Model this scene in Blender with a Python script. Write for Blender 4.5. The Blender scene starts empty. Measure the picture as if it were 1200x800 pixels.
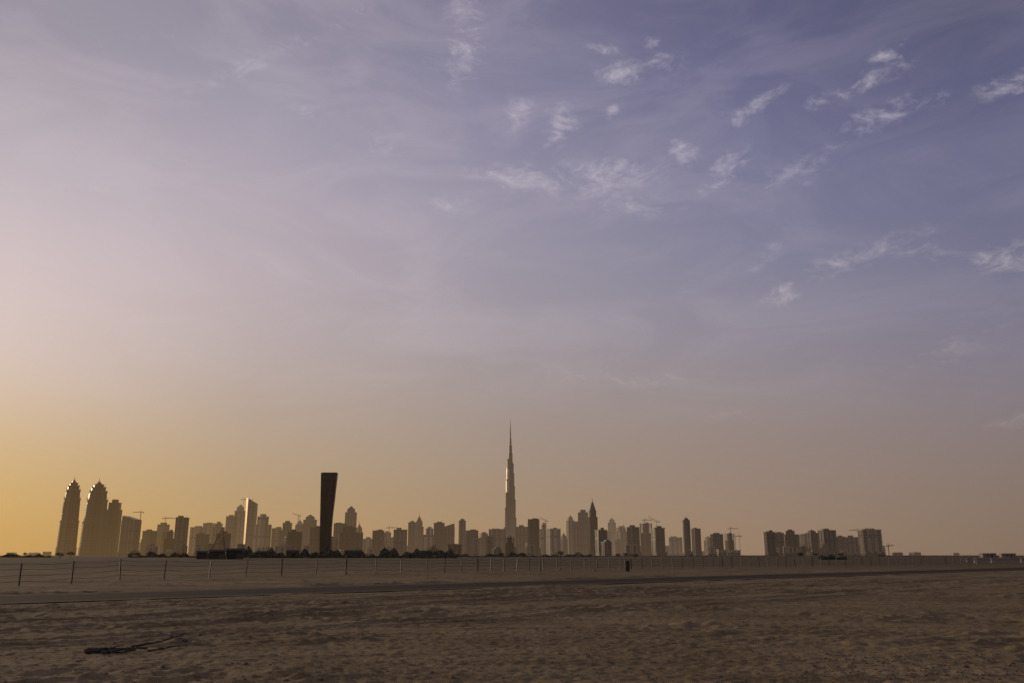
import bpy, math, random
import numpy as np
from mathutils import Vector, Matrix
random.seed(7)
S=bpy.context.scene
TH=math.atan(0.25); C=math.cos(TH); SN=math.sin(TH); H=1.6; F=1000.0
def s2l(c):
    return tuple(((v/255)/12.92 if v/255<=0.04045 else ((v/255+0.055)/1.055)**2.4) for v in c)
# ---------- survey helpers: bearings of the photograph -> world positions ----------
def ground_pt(px,py):
    x=(px-600)/F; k=(400-py)/F
    z=SN+k*C; y=C-k*SN
    t=-H/z
    return Vector((x*t,y*t,0))
def height_at(D,py):
    k=(400-py)/F
    return D*(k*C+SN)/(C-k*SN)+H
def x_at(D,px,z=0):
    return (px-600)/F*(D*C+(z-H)*SN)
def azel(px,py):
    x=(px-600)/F; k=(400-py)/F
    y=C-k*SN; z=SN+k*C
    n=math.sqrt(x*x+y*y+z*z)
    return math.atan2(x,y), math.asin(z/n)

# ---------- node helpers ----------
class NT:
    def __init__(s,tree): s.t=tree
    def n(s,typ,ins=None,**kw):
        nd=s.t.nodes.new(typ)
        for k,v in kw.items(): setattr(nd,k,v)
        if ins:
            for k,v in ins.items():
                sock=nd.inputs[k]
                if isinstance(v,bpy.types.NodeSocket): s.t.links.new(v,sock)
                else: sock.default_value=v
        return nd
    def m(s,op,a,b=None,c=None,clamp=False):
        ins={0:a}
        if b is not None: ins[1]=b
        if c is not None: ins[2]=c
        return s.n('ShaderNodeMath',ins,operation=op,use_clamp=clamp).outputs[0]
    def mr(s,v,a,b,c=0.,d=1.,smooth=False):
        return s.n('ShaderNodeMapRange',{0:v,1:a,2:b,3:c,4:d},interpolation_type='SMOOTHSTEP' if smooth else 'LINEAR').outputs[0]
    def mix(s,f,a,b,blend='MIX'):
        nd=s.t.nodes.new('ShaderNodeMix'); nd.data_type='RGBA'; nd.blend_type=blend
        for i,v in ((0,f),(6,a),(7,b)):
            if isinstance(v,bpy.types.NodeSocket): s.t.links.new(v,nd.inputs[i])
            else:
                if i>0 and len(v)==3: v=tuple(v)+(1,)
                nd.inputs[i].default_value=v
        return nd.outputs[2]
    def ramp(s,v,stops,interp='LINEAR'):
        nd=s.t.nodes.new('ShaderNodeValToRGB'); r=nd.color_ramp; r.interpolation=interp
        while len(r.elements)>1: r.elements.remove(r.elements[-1])
        r.elements[0].position=stops[0][0]; r.elements[0].color=tuple(stops[0][1])+(1,)
        for p,c in stops[1:]:
            e=r.elements.new(p); e.color=tuple(c)+(1,)
        s.t.links.new(v,nd.inputs[0]); return nd.outputs[0]

# ---------- WORLD ----------
SUN_AZ=math.radians(-56); SUN_EL=math.radians(9)
w=bpy.data.worlds.new("World"); S.world=w; w.use_nodes=True
w.node_tree.nodes.clear(); N=NT(w.node_tree)
tc=N.n('ShaderNodeTexCoord').outputs['Generated']
sep=N.n('ShaderNodeSeparateXYZ',{0:tc})
az=N.m('ARCTAN2',sep.outputs[0],sep.outputs[1]); el=N.m('ARCSINE',sep.outputs[2])
ELM=math.radians(42)
eln=N.m('DIVIDE',el,ELM,clamp=True)
ROWS=(650,610,560,500,450,400,330,240,150,60,0)
cols={
 0:[(199,155,90),(203,162,98),(207,171,115),(209,180,144),(212,188,168),(213,193,184),(212,193,190),(200,186,191),(182,172,180),(164,155,166),(152,145,158)],
 300:[(183,147,99),(183,150,106),(181,154,120),(180,158,139),(182,164,154),(184,169,167),(185,170,175),(178,167,177),(165,157,172),(149,143,160),(138,133,151)],
 600:[(163,134,102),(163,136,108),(161,139,119),(159,142,133),(159,146,144),(159,149,154),(156,149,161),(147,142,161),(137,133,157),(125,122,148),(116,113,139)],
 900:[(148,123,101),(149,126,107),(148,128,116),(147,131,127),(145,135,138),(142,134,146),(134,131,150),(123,122,149),(112,112,142),(101,101,133),(93,93,124)],
 1200:[(130,109,93),(132,113,99),(133,116,108),(132,119,119),(130,121,129),(127,120,135),(119,117,138),(110,110,137),(101,101,132),(91,92,122),(84,85,113)]}
prev=None
keys=sorted(cols)
for i,k in enumerate(keys):
    stops=[(max(0,azel(k,py)[1]/ELM),s2l(c)) for py,c in zip(ROWS,cols[k])]
    r=N.ramp(eln,stops,'B_SPLINE')
    if prev is None: prev=r
    else:
        a0=azel(keys[i-1],430)[0]; a1=azel(k,430)[0]
        prev=N.mix(N.mr(az,a0,a1),prev,r)
sky=prev
comb=N.n('ShaderNodeCombineXYZ',{0:az,1:el}).outputs[0]
mp=N.n('ShaderNodeMapping',{0:comb,2:(0,0,math.radians(-28)),3:(3.0,9.0,1)}).outputs[0]
veil=N.n('ShaderNodeTexNoise',{'Vector':mp,'Scale':1.5,'Detail':6,'Roughness':.6,'Distortion':.8}).outputs[0]
veil=N.mr(veil,.38,.7,0,1,True)
vm=N.m('MULTIPLY',N.mr(el,math.radians(4),math.radians(18),0,1,True),N.mr(az,math.radians(30),math.radians(-15),.4,1))
sky=N.mix(N.m('MULTIPLY',N.m('MULTIPLY',veil,vm),.17),sky,s2l((214,200,206)))
mp2=N.n('ShaderNodeMapping',{0:comb,2:(0,0,math.radians(-24)),3:(17,44,1)}).outputs[0]
wn=N.n('ShaderNodeTexNoise',{'Vector':mp2,'Scale':1.0,'Detail':7,'Roughness':.66,'Distortion':1.3}).outputs[0]
mp3=N.n('ShaderNodeMapping',{0:comb,2:(0,0,math.radians(30)),3:(70,120,1)}).outputs[0]
wn2=N.n('ShaderNodeTexNoise',{'Vector':mp3,'Scale':1.0,'Detail':4,'Roughness':.6,'Distortion':.6}).outputs[0]
noise=N.m('ADD',N.m('MULTIPLY',wn,.72),N.m('MULTIPLY',wn2,.28))
wob=N.n('ShaderNodeTexNoise',{'Vector':comb,'Scale':26.0,'Detail':3,'Roughness':.6}).outputs[1]
off=N.n('ShaderNodeVectorMath',{0:wob,1:(.5,.5,.5)},operation='SUBTRACT').outputs[0]
off=N.n('ShaderNodeVectorMath',{0:off,1:(.045,.03,0)},operation='MULTIPLY').outputs[0]
combw=N.n('ShaderNodeVectorMath',{0:comb,1:off},operation='ADD').outputs[0]
patches=[(545,16,36,28,0,.85),(545,62,28,44,-20,1.1),(500,80,55,24,20,.5),
(725,85,34,15,8,1.8),(706,55,19,8,0,1.2),(722,131,14,9,0,1.4),(768,47,20,9,-20,1.0),(778,72,36,12,0,.8),
(608,134,30,22,10,1.05),(654,150,22,30,-30,1.15),(598,206,72,20,-5,1.05),(690,212,110,26,3,1.0),(745,242,80,22,0,.75),(530,240,44,15,10,.8),
(801,179,19,17,30,1.25),(850,197,46,15,30,1.15),(940,195,95,18,14,.8),
(885,124,48,13,22,1.05),(1003,100,80,15,12,1.05),(1042,66,34,12,30,1.1),(1035,136,70,14,10,.95),(1106,119,24,11,10,.9),(1185,98,56,13,12,1.25),
(921,341,36,12,24,1.35),(895,300,28,20,35,.75),(1000,302,120,16,12,.85),(1180,302,64,22,-10,1.1),(1100,296,80,14,0,.75),
(690,440,170,16,-5,.65),(860,490,55,9,0,.65),(1182,496,42,10,0,.65),(1130,400,130,18,25,.6),(450,170,50,24,20,.6),(330,62,250,12,28,.75),(180,40,190,12,20,.5),(255,180,30,20,10,.45),(360,130,55,16,15,.55),(60,225,140,11,10,.6)]
dens=None
for (px,py,rx,ry,rot,wt) in patches:
    a,e=azel(px,py)
    sc=1/F/(1+((px-600)/F)**2*.8+((400-py)/F)**2*.8)
    md=N.n('ShaderNodeMapping',{0:combw,1:(a,e,0),2:(0,0,math.radians(rot)),3:(rx*sc*1.3,ry*sc*1.4,1)},vector_type='TEXTURE').outputs[0]
    ln=N.n('ShaderNodeVectorMath',{0:md},operation='LENGTH').outputs['Value']
    v=N.mr(ln,1.35,0,0,wt,True)
    dens=v if dens is None else N.m('MAXIMUM',dens,v)
cl=N.m('ADD',N.m('MULTIPLY',dens,.44),N.m('MULTIPLY',N.m('SUBTRACT',noise,.5),2.6))
cl=N.mr(cl,.08,1.25,0,1,True)
cl=N.m('MULTIPLY',cl,N.mr(dens,0,1.0,0,.66,True))
ccol=N.mix(N.mr(el,math.radians(5),math.radians(22)),s2l((190,168,160)),s2l((210,200,208)))
sky=N.mix(cl,sky,ccol)
nish=N.n('ShaderNodeTexSky',sky_type='NISHITA',sun_disc=False,sun_elevation=SUN_EL,sun_rotation=SUN_AZ)
bg1=N.n('ShaderNodeBackground',{0:sky,1:1.0}); bg2=N.n('ShaderNodeBackground',{0:nish.outputs[0],1:.002})
ad=N.n('ShaderNodeAddShader',{0:bg1.outputs[0],1:bg2.outputs[0]})
N.n('ShaderNodeOutputWorld',{0:ad.outputs[0]})
try:
    w.cycles.sampling_method='MANUAL'; w.cycles.sample_map_resolution=256
except Exception: pass

sd=bpy.data.lights.new("sun",'SUN'); sd.energy=2.4; sd.angle=math.radians(2.0); sd.color=(1,.76,.5)
so=bpy.data.objects.new("sun",sd); S.collection.objects.link(so)
tos=Vector((math.sin(SUN_AZ)*math.cos(SUN_EL),math.cos(SUN_AZ)*math.cos(SUN_EL),math.sin(SUN_EL)))
so.rotation_euler=(-tos).to_track_quat('-Z','Y').to_euler(); so.location=(-50,50,60)

# ---------- aerial haze painted as glow into every material, by world position ----------
hz=bpy.data.node_groups.new("painted_haze",'ShaderNodeTree')
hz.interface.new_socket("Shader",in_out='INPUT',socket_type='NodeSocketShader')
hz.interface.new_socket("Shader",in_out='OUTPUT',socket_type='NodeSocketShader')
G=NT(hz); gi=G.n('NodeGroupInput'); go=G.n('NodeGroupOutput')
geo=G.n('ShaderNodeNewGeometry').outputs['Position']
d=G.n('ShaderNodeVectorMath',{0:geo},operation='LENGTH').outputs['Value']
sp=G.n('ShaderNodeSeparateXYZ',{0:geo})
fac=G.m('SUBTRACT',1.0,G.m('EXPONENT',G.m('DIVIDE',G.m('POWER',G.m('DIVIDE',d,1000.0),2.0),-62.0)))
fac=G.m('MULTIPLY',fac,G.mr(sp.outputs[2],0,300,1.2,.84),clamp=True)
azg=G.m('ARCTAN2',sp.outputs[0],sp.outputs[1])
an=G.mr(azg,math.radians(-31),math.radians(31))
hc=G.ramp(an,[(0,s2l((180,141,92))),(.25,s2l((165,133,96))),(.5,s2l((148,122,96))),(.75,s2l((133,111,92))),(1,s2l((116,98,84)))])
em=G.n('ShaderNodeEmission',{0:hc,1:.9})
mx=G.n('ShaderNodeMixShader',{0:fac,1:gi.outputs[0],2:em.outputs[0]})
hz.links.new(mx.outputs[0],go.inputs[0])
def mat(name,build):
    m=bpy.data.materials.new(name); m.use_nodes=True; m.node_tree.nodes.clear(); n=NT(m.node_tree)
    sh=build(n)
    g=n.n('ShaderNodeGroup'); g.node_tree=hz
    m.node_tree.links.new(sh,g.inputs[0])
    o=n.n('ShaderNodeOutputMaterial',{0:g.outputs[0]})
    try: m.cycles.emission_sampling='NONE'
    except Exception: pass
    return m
def facade(base,glass,spacing=7.0,vert=.5,bay=19.0):
    def b(n):
        oc=n.n('ShaderNodeTexCoord').outputs['Object']
        s=n.n('ShaderNodeSeparateXYZ',{0:oc})
        u=n.m('ADD',s.outputs[0],s.outputs[1]); z=s.outputs[2]
        cu=n.m('FLOOR',n.m('DIVIDE',u,spacing)); cz=n.m('FLOOR',n.m('DIVIDE',z,3.6))
        cell=n.n('ShaderNodeCombineXYZ',{0:cu,1:cz}).outputs[0]
        wn=n.n('ShaderNodeTexWhiteNoise',{0:cell},noise_dimensions='2D').outputs[0]
        fu=n.m('FRACT',n.m('DIVIDE',u,spacing)); fz=n.m('FRACT',n.m('DIVIDE',z,3.6))
        win=n.m('MULTIPLY',n.m('GREATER_THAN',fu,1-vert),n.m('GREATER_THAN',fz,.35))
        glz=n.m('GREATER_THAN',n.m('FRACT',n.m('DIVIDE',u,bay)),.55)
        mech=n.m('LESS_THAN',n.m('FRACT',n.m('DIVIDE',z,bay*2.7)),.13)
        win=n.m('MAXIMUM',win,n.m('MAXIMUM',glz,mech))
        big=n.n('ShaderNodeTexNoise',{'Vector':oc,'Scale':.03,'Detail':3}).outputs[0]
        bc=n.mix(big,tuple(c*.65 for c in base),tuple(min(1,c*1.3) for c in base))
        gc=n.mix(wn,tuple(c*.4 for c in glass),tuple(c*1.8 for c in glass))
        col=n.mix(win,bc,gc)
        ro=n.mr(win,0,1,.85,.3)
        return n.n('ShaderNodeBsdfPrincipled',{'Base Color':col,'Roughness':ro,'Specular IOR Level':.25}).outputs[0]
    return b
def plain(c,r=.8,metal=0,ns=3.0,var=.3):
    def b(n):
        oc=n.n('ShaderNodeTexCoord').outputs['Object']
        t=n.n('ShaderNodeTexNoise',{'Vector':oc,'Scale':ns,'Detail':3}).outputs[0]
        col=n.mix(t,tuple(x*(1-var) for x in c),tuple(min(1,x*(1+var)) for x in c))
        return n.n('ShaderNodeBsdfPrincipled',{'Base Color':col,'Roughness':r,'Metallic':metal}).outputs[0]
    return b
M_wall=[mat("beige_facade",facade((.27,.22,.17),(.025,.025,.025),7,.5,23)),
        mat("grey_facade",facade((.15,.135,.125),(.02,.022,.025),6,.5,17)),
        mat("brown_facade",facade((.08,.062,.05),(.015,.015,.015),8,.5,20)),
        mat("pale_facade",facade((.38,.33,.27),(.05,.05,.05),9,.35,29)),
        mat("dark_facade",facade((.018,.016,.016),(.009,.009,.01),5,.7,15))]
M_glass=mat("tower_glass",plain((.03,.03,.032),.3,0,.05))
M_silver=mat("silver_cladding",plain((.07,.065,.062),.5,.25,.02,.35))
M_glint=mat("glint_cladding",plain((.42,.38,.33),.38,.9,.02,.2))  # sun glint painted as brighter, shinier cladding on two tiers of one wing
M_gold=mat("gold_glint_glass",plain((.24,.175,.09),.5,.8,.03,.35))  # golden sun reflection put into the base colour of one corner facet
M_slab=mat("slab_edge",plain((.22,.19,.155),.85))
M_steel=mat("painted_steel",plain((.045,.037,.03),.6,.2))
M_dark=mat("dark_sheet_metal",plain((.03,.026,.022),.8))
M_conc=mat("weathered_concrete",plain((.17,.145,.12),.95,0,2,.35))
M_wood=mat("dead_wood",plain((.055,.042,.03),.95,0,12,.5))
M_leaf=mat("dusty_foliage",plain((.04,.038,.024),.9,0,1.5,.5))
M_bark=mat("tree_bark",plain((.06,.045,.035),.95))
M_stone=mat("desert_stone",plain((.10,.076,.052),.95,0,6,.5))

# ---------- mesh builder ----------
class MB:
    def __init__(s): s.v=[]; s.f=[]; s.m=[]
    def prism(s,poly,z0,z1,top=None,m=0,cap=True):
        top=top or poly; n=len(poly); b=len(s.v)
        z0s=z0 if isinstance(z0,(list,tuple)) else [z0]*n
        z1s=z1 if isinstance(z1,(list,tuple)) else [z1]*n
        s.v+= [(p[0],p[1],z0s[i]) for i,p in enumerate(poly)]+[(p[0],p[1],z1s[i]) for i,p in enumerate(top)]
        for i in range(n):
            j=(i+1)%n; s.f.append((b+i,b+j,b+n+j,b+n+i)); s.m.append(m)
        if cap:
            s.f.append(tuple(b+n+i for i in range(n))); s.m.append(m)
            s.f.append(tuple(b+i for i in reversed(range(n)))); s.m.append(m)
    def box(s,cx,cy,wx,wy,z0,z1,m=0):
        s.prism([(cx-wx/2,cy-wy/2),(cx+wx/2,cy-wy/2),(cx+wx/2,cy+wy/2),(cx-wx/2,cy+wy/2)],z0,z1,m=m)
    def cyl(s,cx,cy,r,z0,z1,r1=None,n=12,m=0):
        r1=r if r1 is None else r1
        P=lambda q:[(cx+q*math.cos(2*math.pi*i/n),cy+q*math.sin(2*math.pi*i/n)) for i in range(n)]
        s.prism(P(r),z0,z1,P(r1),m)
    def tube(s,pts,rads,n=6,m=0):
        pts=[Vector(p) for p in pts]; b=len(s.v); k=len(pts)
        for i,p in enumerate(pts):
            t=(pts[min(i+1,k-1)]-pts[max(i-1,0)]).normalized()
            a=t.cross(Vector((0,0,1)))
            if a.length<.05: a=t.cross(Vector((1,0,0)))
            a.normalize(); c=t.cross(a)
            for j in range(n):
                q=2*math.pi*j/n
                s.v.append(tuple(p+(a*math.cos(q)+c*math.sin(q))*rads[i]))
        for i in range(k-1):
            for j in range(n):
                jj=(j+1)%n
                s.f.append((b+i*n+j,b+i*n+jj,b+(i+1)*n+jj,b+(i+1)*n+j)); s.m.append(m)
        s.f.append(tuple(b+j for j in reversed(range(n)))); s.m.append(m)
        s.f.append(tuple(b+(k-1)*n+j for j in range(n))); s.m.append(m)
    def obj(s,name,mats,parent=None,smooth=False):
        me=bpy.data.meshes.new(name); me.from_pydata(s.v,[],s.f)
        for x in mats: me.materials.append(x)
        me.polygons.foreach_set("material_index",s.m)
        if smooth: me.polygons.foreach_set("use_smooth",[True]*len(s.f))
        me.update()
        o=bpy.data.objects.new(name,me); S.collection.objects.link(o)
        if parent: o.parent=parent
        return o
def tag(o,label,cat,group=None,kind=None):
    if label: o["label"]=label
    if cat: o["category"]=cat
    if group: o["group"]=group
    if kind: o["kind"]=kind

# ---------- terrain ----------
def hsh(ix,iy,seed):
    v=(ix.astype(np.int64)*374761393+iy.astype(np.int64)*668265263+seed*974711)&0x7fffffff
    v=((v^(v>>13))*1274126177)&0x7fffffff
    return ((v^(v>>16))&0xffff)/65535.0
def vnoise(x,y,seed):
    x0=np.floor(x);y0=np.floor(y);fx=x-x0;fy=y-y0
    fx=fx*fx*fx*(fx*(fx*6-15)+10);fy=fy*fy*fy*(fy*(fy*6-15)+10)
    a=hsh(x0,y0,seed);b=hsh(x0+1,y0,seed);c=hsh(x0,y0+1,seed);dd=hsh(x0+1,y0+1,seed)
    return (a+(b-a)*fx+(c-a)*fy+(a-b-c+dd)*fx*fy)*2-1
R0=ground_pt(0,702.5); R1=ground_pt(1200,666)
rd=(R1-R0).normalized(); rn=Vector((-rd.y,rd.x,0))
def terrain_h(x,y):
    r=np.sqrt(x*x+y*y)
    near=1/(1+(r/150)**2)
    q=(x-R0.x)*rn.x+(y-R0.y)*rn.y      # distance across the road
    al=(x-R0.x)*rd.x+(y-R0.y)*rd.y
    wx=x+.6*vnoise(x/2,y/2,21); wy=y+.6*vnoise(x/2+7,y/2,22)
    patch=np.clip(vnoise(x/5,y/3,8)*1.9+.25,0,1)
    h=.07*vnoise(wx/7+3,wy/4.5,1)+.018*vnoise(wx/2.0,wy/1.2+9,2)+.06*(1-np.abs(vnoise(al/4.5+.3*vnoise(x,y,31),q/1.3+5,3)))**3*patch
    h+=.028*vnoise(wx/.7,wy/.4,4)*(.15+.85*patch)+.018*vnoise(wx/.26,wy/.2,5)*(.4+.6*patch)+.013*vnoise(x/.13,y/.11,6)+.007*vnoise(x/.07,y/.07,16)
    h+=.10*np.clip(vnoise(x/.4,y/.33,11)-.5,0,1)*(.25+patch)
    for c0,wd,dp in ((-8.2,.24,.09),(-9.9,.24,.09),(-12.4,.22,.09),(-14.1,.22,.09),(-17.5,.2,.06),(-19.2,.2,.06),(-5.6,.6,-.12),(5.2,.9,-.14)):
        cc=c0+.6*np.sin(al/14+round(c0/2))+.25*np.sin(al/4.7+round(c0/2))
        h-=dp*np.exp(-((q-cc)/wd)**2)*(.6+.4*vnoise(al/3,q*0+c0,13))
        if dp>0: h+=dp*.45*np.exp(-((np.abs(q-cc)-wd*1.9)/(wd*.7))**2)
    h*=near
    h+=.25*vnoise(x/90,y/60,7)*np.clip((r-70)/200,0,1)*np.clip(1-r/1500,0,1)
    road=np.clip((4.6-np.abs(q))/1.2,0,1)
    h=h*(1-road)
    h-= .05*np.clip(1-r/20,0,1)
    return h
def th(x,y): return float(terrain_h(np.array([float(x)]),np.array([float(y)]))[0])
rad=[0.5]
while rad[-1]<30000:
    r=rad[-1]; k=.05 if r<8 else (.0035 if r<45 else (.008 if r<150 else (.03 if r<2000 else .15)))
    rad.append(r*(1+k))
ang=list(np.arange(-42,42,.11))+list(np.arange(42,318,3.0))
rad=np.array(rad); ang=np.radians(np.array(ang))
nr,na=len(rad),len(ang)
RR,AA=np.meshgrid(rad,ang,indexing='ij')
X=RR*np.sin(AA);Y=RR*np.cos(AA);Z=terrain_h(X,Y)
V=np.stack([X,Y,Z],-1).reshape(-1,3)
i=np.arange(nr-1)[:,None]; j=np.arange(na)[None,:]; jn=(j+1)%na
Fq=np.stack([(i*na+j)+0*jn,(i*na+jn),((i+1)*na+jn),((i+1)*na+j)+0*jn],-1).reshape(-1,4)[:, ::-1]
V=np.vstack([V,[[0,0,float(Z[0].mean())]]])
ci=len(V)-1
tri=np.stack([np.full(na,ci),(np.arange(na)+1)%na,np.arange(na)],-1)
me=bpy.data.meshes.new("ground")
me.vertices.add(len(V)); me.vertices.foreach_set("co",V.astype(np.float32).ravel())
nl=Fq.size+tri.size
me.loops.add(nl); me.loops.foreach_set("vertex_index",np.concatenate([Fq.ravel(),tri.ravel()]).astype(np.int32))
me.polygons.add(len(Fq)+len(tri))
me.polygons.foreach_set("loop_start",np.concatenate([np.arange(len(Fq))*4,len(Fq)*4+np.arange(len(tri))*3]).astype(np.int32))
me.update(calc_edges=True); me.validate()
me.polygons.foreach_set("use_smooth",[True]*len(me.polygons)); me.update()
ground=bpy.data.objects.new("ground",me); S.collection.objects.link(ground); tag(ground,"dusty brown desert sand with low mounds and ruts","ground",kind="structure")
def sandb(n):
    oc=n.n('ShaderNodeTexCoord').outputs['Object']
    a=n.n('ShaderNodeTexNoise',{'Vector':oc,'Scale':.25,'Detail':5,'Roughness':.65}).outputs[0]
    b=n.n('ShaderNodeTexNoise',{'Vector':oc,'Scale':5.,'Detail':5,'Roughness':.75}).outputs[0]
    c=n.n('ShaderNodeTexNoise',{'Vector':oc,'Scale':.02,'Detail':4,'Roughness':.6}).outputs[0]
    g=n.n('ShaderNodeTexNoise',{'Vector':oc,'Scale':45.,'Detail':2,'Roughness':.8}).outputs[0]
    stv=n.n('ShaderNodeMapping',{0:oc,2:(0,0,-math.atan2(rd.y,rd.x)),3:(.07,1.3,1)}).outputs[0]
    st=n.n('ShaderNodeTexNoise',{'Vector':stv,'Scale':1,'Detail':5,'Roughness':.65,'Distortion':.4}).outputs[0]
    col=n.mix(n.mr(a,.35,.68),(.150,.112,.062),(.250,.193,.113))
    col=n.mix(n.mr(b,.50,.72,0,.65),col,(.070,.052,.031))
    col=n.mix(n.mr(st,.48,.66,0,.5,True),col,(.082,.062,.036))
    col=n.mix(n.mr(st,.42,.30,0,.35,True),col,(.28,.222,.138))
    col=n.mix(n.mr(c,.42,.62,0,.4,True),col,(.125,.094,.055))
    col=n.mix(n.mr(g,.55,.72,0,.65),col,(.050,.038,.024))
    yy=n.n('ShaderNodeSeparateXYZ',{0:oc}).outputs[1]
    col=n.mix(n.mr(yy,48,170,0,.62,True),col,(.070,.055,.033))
    hgt=n.m('ADD',n.m('MULTIPLY',b,.6),n.m('MULTIPLY',g,.35))
    bp=n.n('ShaderNodeBump',{'Strength':.95,'Distance':.07,'Height':hgt}).outputs[0]
    return n.n('ShaderNodeBsdfPrincipled',{'Base Color':col,'Roughness':.95,'Specular IOR Level':.05,'Normal':bp}).outputs[0]
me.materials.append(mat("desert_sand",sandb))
def roadb(n):
    oc=n.n('ShaderNodeTexCoord').outputs['Object']; s=n.n('ShaderNodeSeparateXYZ',{0:oc})
    a=n.n('ShaderNodeTexNoise',{'Vector':oc,'Scale':.6,'Detail':5,'Roughness':.65}).outputs[0]
    st=n.n('ShaderNodeTexNoise',{'Vector':n.n('ShaderNodeMapping',{0:oc,3:(.05,1.2,1)}).outputs[0],'Scale':1,'Detail':4}).outputs[0]
    edge=n.mr(n.m('ABSOLUTE',s.outputs[1]),1.8,3.4)
    f=n.mr(n.m('ADD',n.m('ADD',n.m('MULTIPLY',a,.6),n.m('MULTIPLY',st,.5)),n.m('MULTIPLY',edge,.45)),.66,1.05)
    col=n.mix(f,(.042,.034,.026),(.13,.10,.06))
    return n.n('ShaderNodeBsdfPrincipled',{'Base Color':col,'Roughness':.95,'Specular IOR Level':.03}).outputs[0]
mb=MB()
for k in range(-6,34):
    x0=k*15
    for (y0,y1) in ((-3.5,0),(0,3.5)):
        b=len(mb.v); mb.v+=[(x0,y0,.03),(x0+15,y0,.03),(x0+15,y1,.03),(x0,y1,.03)]; mb.f.append((b,b+1,b+2,b+3)); mb.m.append(0)
road=mb.obj("road",[mat("sandy_asphalt",roadb)]); road.location=(R0.x,R0.y,0); road.rotation_euler=(0,0,math.atan2(rd.y,rd.x))
tag(road,"narrow dark asphalt road dusted with blown sand","road",kind="structure")

# ---------- buildings ----------
LAB={'box':"hazy rectangular high-rise tower with flat roof",'step':"stepped high-rise tower with setbacks near its roof",'spire':"slender high-rise tower topped by a pointed mast",
 'slant':"high-rise tower with a sloping roof",'round':"rounded high-rise tower with a flat crown",'frame':"unfinished concrete tower with open floors",'low':"low flat-roofed block on the desert horizon",'crown':"high-rise tower with a small peaked crown"}
def rect(w,d): return [(-w/2,-d/2),(w/2,-d/2),(w/2,d/2),(-w/2,d/2)]
def details(mb,w,d,z0,z1,piers=True,slab=3.6*2):
    if piers:
        for (ln,wd,ax) in ((w,d,0),(d,w,1)):
            n=max(2,int(ln/13))
            for i in range(n+1):
                u=-ln/2+ln*i/n
                for sgn in (-1,1):
                    if ax==0: mb.box(u,sgn*(wd/2+.35),1.6,1.9,z0,z1+1.5,2)
                    else: mb.box(sgn*(wd/2+.35),u,1.9,1.6,z0,z1+1.5,2)
    z=z0+slab
    while z<z1-2:
        mb.box(0,0,w+1.2,d+1.2,z,z+1.0,2); z+=slab
    mb.box(0,0,w+2.8,d+2.8,z1-2.1,z1+.6,2)
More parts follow.
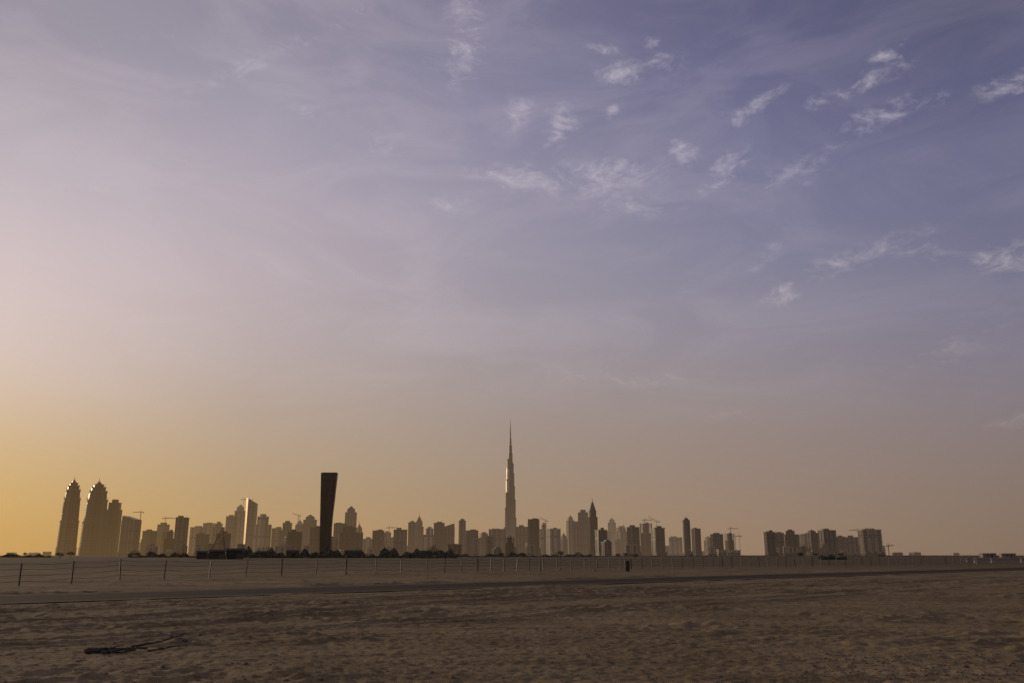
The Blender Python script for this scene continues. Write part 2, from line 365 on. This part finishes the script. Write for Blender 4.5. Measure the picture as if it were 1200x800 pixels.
def building(x0,x1,top,D,typ='box',mi=None,rot=None,lab=None,slab=10.8):
    Ht=height_at(D,top); xc=x_at(D,(x0+x1)/2,Ht*.5 if Ht>150 else 0); W=(x1-x0)/F*D*C
    a=math.radians(random.uniform(-38,38) if rot is None else rot)
    mi=random.choice([0,0,1,1,2,3]) if mi is None else mi
    ratio=random.uniform(.65,1.0)
    bear=math.atan2(xc,D); ae=a+bear
    w=W/(abs(math.cos(ae))+ratio*abs(math.sin(ae))); dd=w*ratio
    mb=MB(); mats=[M_wall[mi],M_glass,M_slab if mi in(0,3) else M_wall[mi],M_steel]
    roof=MB()
    pod=min(14,Ht*.15)
    if typ in('box','step','spire','slant','crown') and Ht>70: mb.box(w*.05,-2,w*1.12,dd*1.1,-3,pod,0)
    if typ=='box':
        hb=Ht-random.uniform(3,9) if Ht>60 else Ht-2
        mb.box(0,0,w,dd,0,hb,0); details(mb,w,dd,0,hb,random.random()<.7,slab)
        roof.box(w*random.uniform(-.2,.2),0,w*random.uniform(.3,.55),dd*.5,hb,Ht,0)
        roof.box(w*random.uniform(-.35,.35),dd*.1,w*.12,dd*.2,hb,hb+(Ht-hb)*.6,2)
    elif typ=='step':
        h1=Ht*random.uniform(.72,.84); h2=Ht*.94; k=random.uniform(-.14,.14)
        mb.box(0,0,w,dd,0,h1,0); details(mb,w,dd,0,h1,True,slab)
        mb.box(w*k,0,w*.66,dd*.7,h1,h2,0)
        mb.box(w*k,0,w*.7,dd*.74,h2-1.5,h2+.5,2)
        roof.box(w*k,0,w*.34,dd*.4,h2+.5,Ht,2)
    elif typ=='spire':
        h1=Ht*.78; mb.box(0,0,w,dd,0,h1*.85,0); details(mb,w,dd,0,h1*.85,True,slab)
        mb.box(0,0,w*.78,dd*.78,h1*.85,h1,0)
        roof.prism(rect(w*.7,dd*.7),h1,Ht*.9,rect(w*.12,dd*.12),2)
        roof.cyl(0,0,1.5,Ht*.9-3,Ht,.5,6,3)
    elif typ=='crown':
        h1=Ht*.86; mb.box(0,0,w,dd,0,h1,0); details(mb,w,dd,0,h1,True,slab)
        roof.box(0,0,w*.7,dd*.7,h1,Ht*.93,2)
        roof.prism(rect(w*.6,dd*.6),Ht*.93,Ht*.985,rect(w*.1,dd*.1),2)
        roof.cyl(0,0,.8,Ht*.98,Ht,.4,6,3)
    elif typ=='slant':
        s=random.choice([-1,1]); lo=Ht*.9
        zt=[Ht if p[0]*s>0 else lo for p in rect(w,dd)]
        mb.prism(rect(w,dd),0,zt); details(mb,w,dd,0,lo-4,True,slab)
        roof.box(s*w*.2,0,w*.1,dd*.3,lo,Ht*.97,2)
    elif typ=='round':
        P=lambda q:[(q*w/2*math.cos(2*math.pi*i/20),q*dd/2*math.sin(2*math.pi*i/20)) for i in range(20)]
        h1=Ht-6; mb.prism(P(1),0,h1)
        z=7
        while z<h1: mb.prism(P(1.03),z,z+1.1,m=2); z+=7.2
        roof.prism(P(.6),h1,Ht,m=2); roof.prism(P(.2),Ht,Ht+4,m=2)
    elif typ=='frame':
        mb.box(0,0,w*.35,dd*.35,0,Ht,0)
        z=0
        while z<Ht-3:
            mb.box(0,0,w,dd,z+3.2,z+3.7,2); z+=3.8
        for i in range(5):
            for jx in range(4):
                mb.box(-w*.46+w*.92*i/4,-dd*.46+dd*.92*jx/3,1.0,1.0,0,z-.2,2)
        mb.box(0,dd*.1,w*.9,dd*.6,0,Ht*.7,0)
        roof.box(w*.1,0,w*.2,dd*.2,Ht,Ht+5,2)
    elif typ=='low':
        mb.box(0,0,w,dd,-1,Ht,0); mb.box(0,0,w+.8,dd+.8,Ht-.8,Ht+.5,2)
        n=max(3,int(w/6))
        for i in range(n): mb.box(-w/2+w*(i+.5)/n,-dd/2-.06,w/n*.5,.3,1.0,max(1.6,Ht*.6),1)
        roof.box(w*.2,0,w*.15,dd*.3,Ht+.5,Ht+1.8,2); roof.box(-w*.3,0,w*.1,dd*.25,Ht+.5,Ht+1.3,2)
    o=mb.obj("high_rise_building" if typ!='low' else "low_building",mats)
    o.location=(xc,D,0); o.rotation_euler=(0,0,a)
    r=roof.obj("roof_structure",mats,o)
    tag(o,lab or LAB[typ],"building",group="city skyline buildings")
    return o,Ht
B=building
B(142,163,604,3500,'slant',1); B(165,181,620,3800,'box'); B(180,200,612,4300,'step',1); B(203,217,604,3100,'box',1,8)
B(188,206,622,3200,'frame',2)
B(221,238,616,4300,'box',3); B(237,250,612,4700,'box',0); B(249,262,611,4200,'step'); B(264,276,603,4600,'box',1); B(274,286,590,4800,'crown',0)
B(298,317,602,4000,'step',3); B(252,268,622,3000,'box',2); B(228,243,624,3400,'box',2)
B(317,328,617,4200,'box'); B(328,344,610,4000,'step',2); B(344,357,605,4500,'spire'); B(355,370,602,4400,'crown',1); B(336,352,620,3000,'box',2); B(362,376,616,3300,'box',2)
B(390,404,612,3700,'box',1); B(404,417,592,4400,'crown',1); B(398,424,616,3300,'step',2); B(416,425,610,4700,'spire')
B(424,436,629,4200,'box',3)
B(436,449,620,3600,'box',2); B(448,461,622,4400,'step'); B(461,476,618,3500,'box',1); B(478,488,610,4500,'box',2);B(486,496,600,4600,'spire',1); B(495,508,617,3800,'step')
B(508,520,611,4000,'box',2); B(519,532,613,4100,'slant',1); B(536,547,608,4200,'round',1); B(546,560,620,3700,'box'); B(559,574,623,4300,'step'); B(573,592,619,3700,'box',0)
B(604,620,615,4300,'box',1); B(619,632,607,3500,'box',2,5); B(632,641,612,4400,'step'); B(640,657,618,4000,'box',3); B(657,665,622,4700,'spire')
B(664,673,603,4900,'crown'); B(673,691,597,4600,'step',1); B(698,712,618,3000,'box',2); B(713,722,606,6500,'crown',3); B(721,736,616,5200,'step'); B(736,750,615,3500,'box',2)
B(750,765,613,4300,'frame',1); B(764,780,616,3300,'box',2); B(727,735,611,6500,'spire',3); B(708,716,622,5600,'box',3)
B(785,800,628,5000,'box',3); B(801,811,607,3200,'round',2); B(812,822,618,3500,'box',2); B(826,835,628,5200,'step'); B(834,848,624,3400,'box',2); B(850,863,625,3600,'frame',2)
B(897,910,621,2900,'box',2,8); B(908,920,623,3300,'box',1); B(922,937,620,3100,'step',2); B(938,950,625,4300,'box',1); B(947,960,620,3300,'crown',2); B(962,981,619,3000,'box',1,10)
B(982,992,627,3600,'box',2); B(993,1009,627,3500,'box',1); B(1009,1034,619,3100,'box',0,-6)
px=150
while px<1030:
    if not(866<px<892):
        top=random.choice([random.uniform(624,632),random.uniform(634,644),random.uniform(636,645)]) if px<780 else random.uniform(637,646)
        B(px,px+random.uniform(6,18),top,random.choice([random.uniform(2500,3400),random.uniform(4400,6000)]),random.choice(['box','box','step','frame','slant']))
    px+=random.uniform(6,17)
for px in (8,34,50,1046,1066,1118):
    B(px,px+random.uniform(6,14),random.uniform(645.5,648),random.uniform(3200,4600),'low')

# dark flared slab tower
def flared():
    D=1400; Ht=height_at(D,554)
    zc=x_at(D,383,0)
    mb=MB(); n=24; dp=9
    def sect(t):
        z=Ht*t; kk=(D*C+z*SN)/F
        xl=(375+1.9*t-600)*kk-zc; xr=(388.3-.9*math.sin(math.pi*min(1,t*1.5))+7.4*t**1.7-600)*kk-zc
        return xl,xr
    for i in range(n):
        t0,t1=i/n,(i+1)/n
        a,b=sect(t0),sect(t1)
        mb.prism([(a[0],-dp/2),(a[1],-dp/2),(a[1],dp/2),(a[0],dp/2)],Ht*t0,Ht*t1,[(b[0],-dp/2),(b[1],-dp/2),(b[1],dp/2),(b[0],dp/2)],0,cap=(i==n-1))
    nf=int(Ht/3.8)
    for i in range(1,nf):
        t=i/nf; a=sect(t)
        mb.box((a[0]+a[1])/2,0,a[1]-a[0]+.5,dp+.5,Ht*t,Ht*t+.45,2)
    o=mb.obj("high_rise_building",[M_wall[4],M_glass,M_dark,M_steel]); o.location=(zc,D,0)
    a=sect(1); r=MB(); r.box((a[0]+a[1])/2,0,(a[1]-a[0])*.9,dp*.6,Ht-.6,Ht+.8,0)
    r.obj("roof_structure",[M_dark],o)
    tag(o,"near-black slab tower that flares wider at the top","building",group="city skyline buildings")
flared()

# ornate faceted hotel towers
def hotel(pxc,w_px,top,D,lab=""):
    Ht=height_at(D,top); kx=D*C/F; W=w_px*kx
    def star(q,n=8,inn=.86,ph=.2):
        return [(q*(1 if i%2==0 else inn)*math.cos(math.pi*i/n+ph),q*(1 if i%2==0 else inn)*math.sin(math.pi*i/n+ph)) for i in range(2*n)]
    mb=MB(); r=W/2
    mb.prism(star(r*1.05),-2,Ht*.1)
    segs=[(.1,.42,1.0,.95),(.42,.70,.90,.82),(.70,.815,.76,.70),(.815,.87,.60,.56),(.87,.905,.43,.38),(.905,.935,.26,.2)]
    for a,b,q0,q1 in segs: mb.prism(star(r*q0),Ht*a,Ht*b,star(r*q1),0)
    z=Ht*.1
    while z<Ht*.69: mb.prism(star(r*(1.01 if z<Ht*.42 else .925-.2*(z/Ht-.42))),z,z+1.3,m=2); z+=10.8
    for zz,q in ((.42,1.0),(.70,.89),(.815,.76),(.87,.62),(.905,.43)): mb.prism(star(r*q),Ht*zz-1,Ht*zz+4,m=2)
    for i in range(8):
        an=math.pi*i/4+.2
        for rr,zz in ((.83,.745),(.70,.85),(.52,.893)):
            x,y=r*rr*math.cos(an),r*rr*math.sin(an); mb.cyl(x,y,1.8,Ht*(zz-.05),Ht*zz,.3,5,2)
    o=mb.obj("hotel_tower",[M_wall[2],M_glass,M_wall[1],M_steel]); o.location=(x_at(D,pxc,0),D,0)
    c=MB(); c.cyl(0,0,r*.17,Ht*.93,Ht*.96,r*.06,8,2); c.cyl(0,0,1.5,Ht*.955,Ht,.5,6,3); c.obj("spire",[M_wall[2],M_glass,M_slab,M_steel],o)
    tag(o,lab,"building",group="city skyline buildings")
hotel(76.5,22,558,3600,lab="brown faceted hotel tower with a tiered pointed crown")
hotel(106.5,28,560,3650,lab="brown faceted twin hotel tower beside a shorter wing")
B(119,140,585,3750,'step',2,12,"broad brown stepped tower wing joined beside the hotel")
def gold():
    D=4300; Ht=height_at(D,583)
    mb=MB(); p=[(-25,0),(-10,-20.5),(27,-16),(27,20),(-14,22)]
    zt=[Ht,Ht*.985,Ht*.9,Ht*.9,Ht*.97]
    mb.prism(p,0,zt); mb.m[0]=1
    z=8
    while z<Ht*.88:
        mb.prism([(x*1.015+.6,y*1.02) for x,y in p[1:]],z,z+1.1,m=2); z+=7.2
    o=mb.obj("high_rise_building",[M_wall[1],M_gold,M_wall[1]]); o.location=(x_at(D,292.5,Ht/2),D,0)
    r=MB(); r.cyl(-12,0,.8,Ht*.93,Ht+8,.4,6); r.obj("mast",[M_steel],o)
    tag(o,"grey tower whose glass corner glints golden in the sun","building",group="city skyline buildings")
gold()
def pointed():
    D=3600; Ht=height_at(D,583); W=9*D*C/F
    mb=MB(); mb.box(0,0,W,W*.8,0,Ht*.66,0); mb.box(0,0,W*.82,W*.66,Ht*.66,Ht*.78,0)
    details(mb,W,W*.8,0,Ht*.66)
    mb.prism(rect(W*.7,W*.55),Ht*.78,Ht*.92,rect(W*.2,W*.2),0)
    o=mb.obj("high_rise_building",[M_wall[4],M_glass,M_wall[2],M_steel]); o.location=(x_at(D,695.5,0),D,0); o.rotation_euler=(0,0,.2)
    s=MB(); s.cyl(0,0,2,Ht*.91,Ht,.4,6); s.obj("spire",[M_steel],o)
    tag(o,"dark slender tower ending in a sharp pointed spire","building",group="city skyline buildings")
pointed()
def supertall():
    D=5200; Ht=height_at(D,491)
    mb=MB()
    core=lambda q:[(q*math.cos(math.pi*i/6+.26),q*math.sin(math.pi*i/6+.26)) for i in range(12)]
    for a,b,q0,q1 in ((0,.68,17,16),(.68,.745,14,13.5),(.745,.80,10.5,10),(.80,.85,7.2,6.8),(.85,.89,4.6,4.3)):
        mb.prism(core(q0),Ht*a,Ht*b,core(q1),0)
    tiers=[45,39,34.5,29.5,25.5,21.5]
    tops=[[.20,.34,.45,.55,.64,.70],[.12,.27,.40,.50,.595,.665],[.07,.23,.36,.475,.575,.645]]
    for wng in range(3):
        an=math.radians(-145+120*wng)
        for ti,r in enumerate(tiers):
            z0=0 if ti==0 else tops[wng][ti-1]*Ht-8; z1=tops[wng][ti]*Ht
            hw=11.-ti*.6
            pts=[(0,-hw),(r-hw,-hw)]+[(r-hw+hw*math.cos(q),hw*math.sin(q)) for q in [math.radians(v) for v in range(-75,76,15)]]+[(r-hw,hw),(0,hw)]
            ca,sa=math.cos(an),math.sin(an)
            R=lambda P,s=1:[(x*s*ca-y*s*sa,x*s*sa+y*s*ca) for x,y in P]
            mb.prism(R(pts),z0+.01*wng,z1,m=3 if (wng==0 and ti in(3,4)) else 1)
            mb.prism(R(pts,1.014),z1-9,z1-3,m=2)
    for zz in (.13,.26,.40,.52,.63): mb.prism(core(19),Ht*zz,Ht*zz+7,m=2)
    o=mb.obj("supertall_tower",[M_silver,M_silver,M_wall[2],M_glint]); o.location=(x_at(D,598,0),D,0)
    s=MB(); s.cyl(0,0,4.0,Ht*.885,Ht*.93,3,10); s.cyl(0,0,2.6,Ht*.925,Ht*.965,2,8); s.cyl(0,0,1.6,Ht*.96,Ht,.9,8); s.obj("spire",[M_silver],o)
    tag(o,"silvery supertall needle tower with setbacks and long spire","building",group="city skyline buildings")
supertall()

# ---------- cranes ----------
def crane(px,top,D,jib,ang,luff=0):
    Ht=height_at(D,top); mb=MB(); w=2.2
    for sx in(-1,1):
        for sy in(-1,1): mb.box(sx*w/2,sy*w/2,.6,.6,0,Ht,0)
    z=0; zz=0
    while z<Ht-3:
        mb.tube([(-w/2*(-1)**zz,-w/2,z),(w/2*(-1)**zz,-w/2,z+4)],[.25,.25],4); z+=4; zz+=1
    j=MB(); c=math.cos(luff);s=math.sin(luff)
    j.tube([(0,0,Ht),(jib*c,0,Ht+jib*s)],[1.1,.7],4); j.tube([(0,0,Ht+3*(luff==0)),(jib*c,0,Ht+1.4+jib*s)],[.4,.4],4)
    j.tube([(0,0,Ht),(-jib*.33,0,Ht)],[1.1,1.1],4); j.box(-jib*.3,0,4,2.5,Ht-3,Ht+1)
    j.tube([(0,0,Ht),(0,0,Ht+8)],[.7,.5],4); j.tube([(0,0,Ht+8),(jib*.6*c,0,Ht+.5+jib*.6*s)],[.3,.3],4); j.tube([(0,0,Ht+8),(-jib*.3,0,Ht)],[.3,.3],4)
    j.box(1.5,-1.8,2.2,2,Ht-2.5,Ht+.2)
    o=mb.obj("tower_crane",[M_steel]); o.location=(x_at(D,px,0),D,0); o.rotation_euler=(0,0,ang)
    j.obj("jib",[M_steel],o); tag(o,"thin steel tower crane standing over a construction site","crane",group="construction cranes")
crane(160,600,3850,45,math.pi*.9); crane(190,607,3700,40,.3); crane(281,585,4700,50,.4); crane(347,604,4200,45,2.6,.3)
crane(771,611,3950,42,math.pi*.95,.6); crane(757,609,4250,40,.2); crane(858,619,4300,45,.3); crane(868,628,4200,30,2.9); crane(1008,621,4000,40,3.0); crane(1042,639,3000,30,.5); crane(640,610,4300,34,2.8,.5); crane(455,618,4200,38,.2)

# ---------- A-frame gantry and dark low shed ----------
D=320
mb=MB(); ax=x_at(D,258,0); k=D*C/F
hA=height_at(D,618)
for bx,by in ((-17*k,0),(9*k,-1),(3*k,3)): mb.tube([(bx,by,-.2),(0,0,hA)],[.12,.09],6)
mb.tube([(-8.5*k,0,hA*.5),(4.5*k,-.5,hA*.5)],[.07,.07],5)
o=mb.obj("lifting_frame",[M_steel]); o.location=(ax,D,0); tag(o,"tall dark steel A-frame beside a low shed","lifting frame")
t=MB(); t.cyl(0,0,.2,hA-.2,hA+.25,.15,8); t.tube([(0,0,hA),(0,0,hA*.6)],[.04,.04],4); t.cyl(0,0,.12,hA*.56,hA*.6,.08,8); t.obj("hoist",[M_steel],o)
def shed(x0,x1,top,D,lab):
    Ht=height_at(D,top); W=(x1-x0)/F*D*C; d=W*.3 if W<60 else 14
    mb=MB(); mb.box(0,0,W,d,-.5,Ht*.8,0)
    n=int(W/2.4)
    for i in range(n+1): mb.box(-W/2+W*i/n,-d/2-.06,.18,.14,0,Ht*.79,0)
    for i in range(max(1,int(W/9))):
        mb.box(-W/2+5+9*i*1.0,-d/2-.1,2.6,.1,0,Ht*.5,1)
    o=mb.obj("storage_shed",[M_dark,M_steel]); o.location=(x_at(D,(x0+x1)/2,0),D,0)
    r=MB(); yy=d/2+.5
    r.v=[(-W/2-.5,-yy,Ht*.8),(W/2+.5,-yy,Ht*.8),(W/2+.5,0,Ht),(-W/2-.5,0,Ht),(W/2+.5,yy,Ht*.8),(-W/2-.5,yy,Ht*.8)]
    r.f=[(0,1,2,3),(3,2,4,5),(1,4,2),(0,3,5),(0,5,4,1)]; r.m=[0]*5
    r.obj("roof",[M_dark],o)
    tag(o,lab,"shed",group="low sheds on the plain")
shed(231,241,645,340,"low dark metal shed on flat desert"); shed(246,262,643.5,330,"long low dark metal shed with pitched roof"); shed(266,284,642,335,"long low dark metal shed with pitched roof")
for a,b,t,dd in ((302,318,645,620),(336,350,644,660),(376,392,645,640),(404,420,644,700),(446,462,645,680),(490,506,644.5,740)):
    shed(a,b,t,dd,"low dark metal shed on flat desert")
sc=MB(); rnd=random.Random(11)
def belt(x0,x1,D0,D1,n,top):
    ph=rnd.uniform(0,50)
    for i in range(n):
        px=rnd.uniform(x0,x1); Dd=rnd.uniform(D0,D1); x=x_at(Dd,px,0)
        env=.45+.3*math.sin(px/5.3+ph)+.25*math.sin(px/2.1+ph*2)+.2*math.sin(px/13+ph)
        env=max(.12,env)
        z=rnd.uniform(0,1)*top*env; s=rnd.uniform(.25,.6)
        u=Vector((rnd.gauss(0,1),rnd.gauss(0,1),rnd.gauss(0,1))).normalized(); w_=u.orthogonal().normalized(); v=Vector((x,Dd,z+.1)); b=len(sc.v)
        sc.v+=[tuple(v-u*s),tuple(v+w_*s*.6),tuple(v+u*s),tuple(v-w_*s*.6)]; sc.f.append((b,b+1,b+2,b+3)); sc.m.append(0)
belt(270,535,480,560,22000,5.6); belt(150,245,600,700,5000,3.6); belt(535,700,700,800,7000,3.2); belt(0,60,600,700,1800,2.2); belt(960,992,330,350,1500,1.6); belt(700,1200,800,1000,5000,1.6)
o=sc.obj("scrub",[M_leaf]); tag(o,"dark low belt of dusty desert scrub","scrub",kind="stuff")

# ---------- trees ----------
def make_tree(seed):
    rnd=random.Random(seed); t=MB(); h=rnd.uniform(3.2,4.6)
    t.tube([(0,0,-.2),(.1,0,h*.25),(.05,.1,h*.5)],[.16,.12,.08],6)
    ends=[]
    for i in range(6):
        a=rnd.uniform(0,6.28); e=(math.cos(a)*h*.28,math.sin(a)*h*.28,h*rnd.uniform(.45,.85)); ends.append(e)
        t.tube([(.05,.05,h*rnd.uniform(.3,.5)),(e[0]*.5,e[1]*.5,h*.5),e],[.07,.05,.02],5)
    c=MB()
    for e in ends+[(0,0,h*.8)]:
        for i in range(90):
            v=Vector((rnd.gauss(0,1),rnd.gauss(0,1),rnd.gauss(0,.8)))*h*.1+Vector(e)
            s=rnd.uniform(.08,.2); b=len(c.v)
            u=Vector((rnd.gauss(0,1),rnd.gauss(0,1),rnd.gauss(0,1))).normalized(); w=u.orthogonal().normalized()
            c.v+=[tuple(v-u*s),tuple(v+w*s*.6),tuple(v+u*s),tuple(v-w*s*.6)]; c.f.append((b,b+1,b+2,b+3)); c.m.append(0)
    o=t.obj("tree",[M_bark]); cr=c.obj("crown",[M_leaf],o)
    return o,cr
protos=[make_tree(i) for i in range(4)]
spots=[]
for i in range(70):
    px=random.choice([random.uniform(290,535),random.uniform(290,535),random.uniform(0,230),random.uniform(540,1040)])
    spots.append((px,random.uniform(420,800)))
for i,(px,Dd) in enumerate(spots):
    p,c=protos[i%4]
    if i<4: o=p
    else:
        o=p.copy(); S.collection.objects.link(o); cc=c.copy(); cc.parent=o; S.collection.objects.link(cc)
    x=x_at(Dd,px,0); o.location=(x,Dd,th(x,Dd)); o.rotation_euler=(0,0,random.uniform(0,6)); s=random.uniform(.5,1.1); o.scale=(s*1.5,s*1.5,s)
    tag(o,"small dusty dark tree on flat desert","tree",group="scattered desert trees")

# ---------- fence ----------
fp=[(-60,692),(22,687),(84,683.5),(140,681),(192,679),(245,677),(288,675.5),(330,674.2),(370,673.2),(405,672.3),(440,671.6),(470,671),(500,670.4),(560,669.3),(620,668.2),(700,666.8),(800,665.2),(900,663.8),(1000,662.6),(1080,661.8),(1145,661.2)]
P=[ground_pt(*q) for q in fp]
posts=[P[i] for i in range(13)]
seg=P[12:]
for a,b in zip(seg,seg[1:]):
    L=(b-a).length; n=max(1,round(L/2.1))
    for q in range(1,n+1): posts.append(a.lerp(b,q/n))
if len(posts)>100:
    keep=posts[:13]; rest=posts[13:]; idx=np.linspace(0,len(rest)-1,87).astype(int); posts=keep+[rest[i] for i in idx]
fe=bpy.data.objects.new("wire_fence",None); S.collection.objects.link(fe); fe.location=posts[0]
tag(fe,"long rusty steel post and wire fence across the sand","fence")
pm=MB()
pm.prism([(-.03,-.03),(.03,-.03),(.03,-.015),(-.015,-.015),(-.015,.03),(-.03,.03)],-.4,1.25)
pm.box(0,0,.07,.07,1.25,1.275)
pp=None
for i,p in enumerate(posts):
    if pp is None: pp=pm.obj("post",[M_steel]); o=pp
    else: o=pp.copy(); S.collection.objects.link(o)
    o.parent=fe; o.location=Vector((p.x,p.y,th(p.x,p.y)))-fe.location
    o.rotation_euler=(random.uniform(-.06,.06),random.uniform(-.08,.08),random.uniform(0,1)); sc_=1.15 if i<13 else 1.5; o.scale=(sc_,sc_,random.uniform(.9,1.05))
for hh in (.3,.6,.9,1.18):
    wm=MB(); pts=[]
    for a,b in zip(posts,posts[1:]):
        for q in (0,.5):
            c=a.lerp(b,q); pts.append((c.x-fe.location.x,c.y-fe.location.y,th(a.x,a.y)*(1-q)+th(b.x,b.y)*q+hh-(.06 if q else 0)))
    wm.tube(pts,[.009 if i<26 else .013 for i in range(len(pts))],4); wm.obj("wire",[M_steel],fe)

# ---------- poles, drum, barriers ----------
def pole(px,py,top):
    g=ground_pt(px,py); D=g.y; Ht=height_at(D,top)
    mb=MB(); r=.05
    mb.cyl(0,0,r,-.3,Ht,r*.8,8); mb.cyl(0,0,r*1.9,-.1,.15,r*1.8,8)
    o=mb.obj("marker_pole",[M_steel]); o.location=(g.x,g.y,th(g.x,g.y))
    a=MB(); a.cyl(0,0,r*1.3,Ht-.02,Ht+.05,r*.6,8); a.obj("cap",[M_steel],o)
    tag(o,"thin dark steel marker pole beside the fence","pole",group="thin poles along the fence")
pole(633,668,642); pole(656,667,649); pole(697,668.5,643); pole(843,664,648); pole(405,673,652)
def lathe(mb,prof,n=20,m=0):
    for (r0,z0),(r1,z1) in zip(prof,prof[1:]): mb.cyl(0,0,r0,z0,z1,r1,n,m)
g=ground_pt(735,668.5)
mb=MB(); lathe(mb,[(.27,0),(.27,.33),(.30,.36),(.27,.39),(.27,.69),(.30,.72),(.27,.75),(.27,1.05)])
o=mb.obj("oil_drum",[M_dark]); o.location=(g.x,g.y,th(g.x,g.y)-.02); tag(o,"dark ribbed steel drum standing by the fence","drum")
l=MB(); l.cyl(0,0,.30,1.05,1.1,.30,20); l.cyl(.12,0,.04,1.1,1.13,.04,8); l.obj("lid",[M_steel],o)
def barrier(x,y,rot):
    mb=MB(); prof=[(-.35,0),(.35,0),(.35,.12),(.14,.4),(.09,.95),(-.09,.95),(-.14,.4),(-.35,.12)]
    L=1.6
    for s in(-L,L): mb.v+=[(s,p,z) for p,z in prof]
    n=8
    for i in range(n): mb.f.append((i,(i+1)%n,n+(i+1)%n,n+i)); mb.m.append(0)
    mb.f.append(tuple(range(n))[::-1]); mb.m.append(0); mb.f.append(tuple(range(n,2*n))); mb.m.append(0)
    o=mb.obj("concrete_barrier",[M_conc]); o.location=(x,y,th(x,y)); o.rotation_euler=(0,0,rot)
    tag(o,"weathered grey concrete barrier on sandy verge","barrier",group="concrete barriers by the road")
for i in range(8):
    g=ground_pt(1142+i*10+random.uniform(-2,2),658.6+random.uniform(-.4,.4)); barrier(g.x,g.y,random.uniform(-.3,.3))
for px,dd in ((1158,520),(1181,560)):
    mb=MB(); mb.box(0,0,9,3,.15,2.5,0)
    for q in range(13): mb.box(-4.5+q*.75,-1.52,.08,.08,.15,2.45,0)
    o=mb.obj("site_cabin",[M_conc]); x=x_at(dd,px,0); o.location=(x,dd,th(x,dd)); o.rotation_euler=(0,0,random.uniform(-.2,.2))
    r=MB(); r.box(0,0,9.2,3.2,2.5,2.62); r.obj("roof",[M_conc],o)
    dr=MB(); dr.box(1.6,-1.57,.9,.08,.2,2.2); dr.obj("door",[M_dark],o)
    wi=MB(); wi.box(-1,-1.57,1.1,.08,1.1,1.9); wi.obj("window",[M_glass],o)
    tag(o,"small weathered portable site cabin on sand","cabin",group="site cabins")

# ---------- foreground debris ----------
def branch(px0,py0,px1,py1,r,lift,seed,lab):
    rnd=random.Random(seed); a=ground_pt(px0,py0); b=ground_pt(px1,py1); n=14; mb=MB(); pts=[];rs=[]
    for i in range(n):
        t=i/(n-1); p=a.lerp(b,t)-a; wob=Vector((rnd.gauss(0,.02),rnd.gauss(0,.04),0)); q=p+wob
        pts.append((q.x,q.y,th(a.x+q.x,a.y+q.y)+r*.6+.01+lift*t**2+rnd.uniform(0,.01))); rs.append(r*(1-.65*t)*rnd.uniform(.75,1.25))
    mb.tube(pts,rs,8)
    o=mb.obj("dead_branch",[M_wood]); o.location=(a.x,a.y,0)
    for i in range(2):
        tw=MB(); s=Vector(pts[rnd.randint(3,n-3)]); d=Vector((rnd.uniform(.05,.3),rnd.uniform(-.3,.3),rnd.uniform(.01,.05)))
        tw.tube([s,s+d*.5+Vector((0,0,.02)),s+d],[r*.3,r*.22,r*.1],5)
        tw.obj("twig",[M_wood],o)
    tag(o,lab,"branch",group="dead wood on the sand")
branch(97,764,172,760,.05,.0,1,"thick dark dead branch lying on sand")
branch(118,765.5,160,763,.03,.0,4,"short dark dead branch lying on sand")
branch(152,757,219,749,.026,.04,2,"slender dark dead branch lying on sand")
branch(218,752,188,744,.018,.07,3,"thin broken dead branch propped above sand")
branch(176,761,222,756,.018,.01,5,"slender dark dead branch lying on sand")
rb=MB(); rnd=random.Random(5)
for i in range(1500):
    if i<450: g=ground_pt(rnd.gauss(1060,80),rnd.uniform(768,799))
    else: g=ground_pt(rnd.uniform(-40,1240),rnd.uniform(706,805))
    s=rnd.uniform(.006,.02)*(1 if rnd.random()<.94 else 1.9); b=len(rb.v); z=th(g.x,g.y)
    n=6; ph=rnd.random()*6
    for lv,(q,zz) in enumerate(((1,-.2),(.95,.35),(.5,.8))):
        for j in range(n):
            an=ph+6.283*j/n; e=s*q*rnd.uniform(.75,1.2); rb.v.append((g.x+e*1.3*math.cos(an),g.y+e*math.sin(an),z+s*zz))
    for lv in range(2):
        for j in range(n):
            jj=(j+1)%n; rb.f.append((b+lv*n+j,b+lv*n+jj,b+(lv+1)*n+jj,b+(lv+1)*n+j)); rb.m.append(0)
    rb.f.append(tuple(b+2*n+j for j in range(n))); rb.m.append(0)
o=rb.obj("gravel",[M_stone]); tag(o,"scattered small brown stones on sand","gravel",kind="stuff")

# ---------- camera ----------
cd=bpy.data.cameras.new("camera"); cam=bpy.data.objects.new("camera",cd); S.collection.objects.link(cam)
cd.sensor_width=36; cd.lens=30; cd.clip_end=60000; cd.clip_start=.1
cam.location=(0,0,H); cam.rotation_euler=(math.pi/2+TH,0,0); S.camera=cam
S.view_settings.view_transform='Standard'; S.view_settings.look='None'; S.view_settings.exposure=0
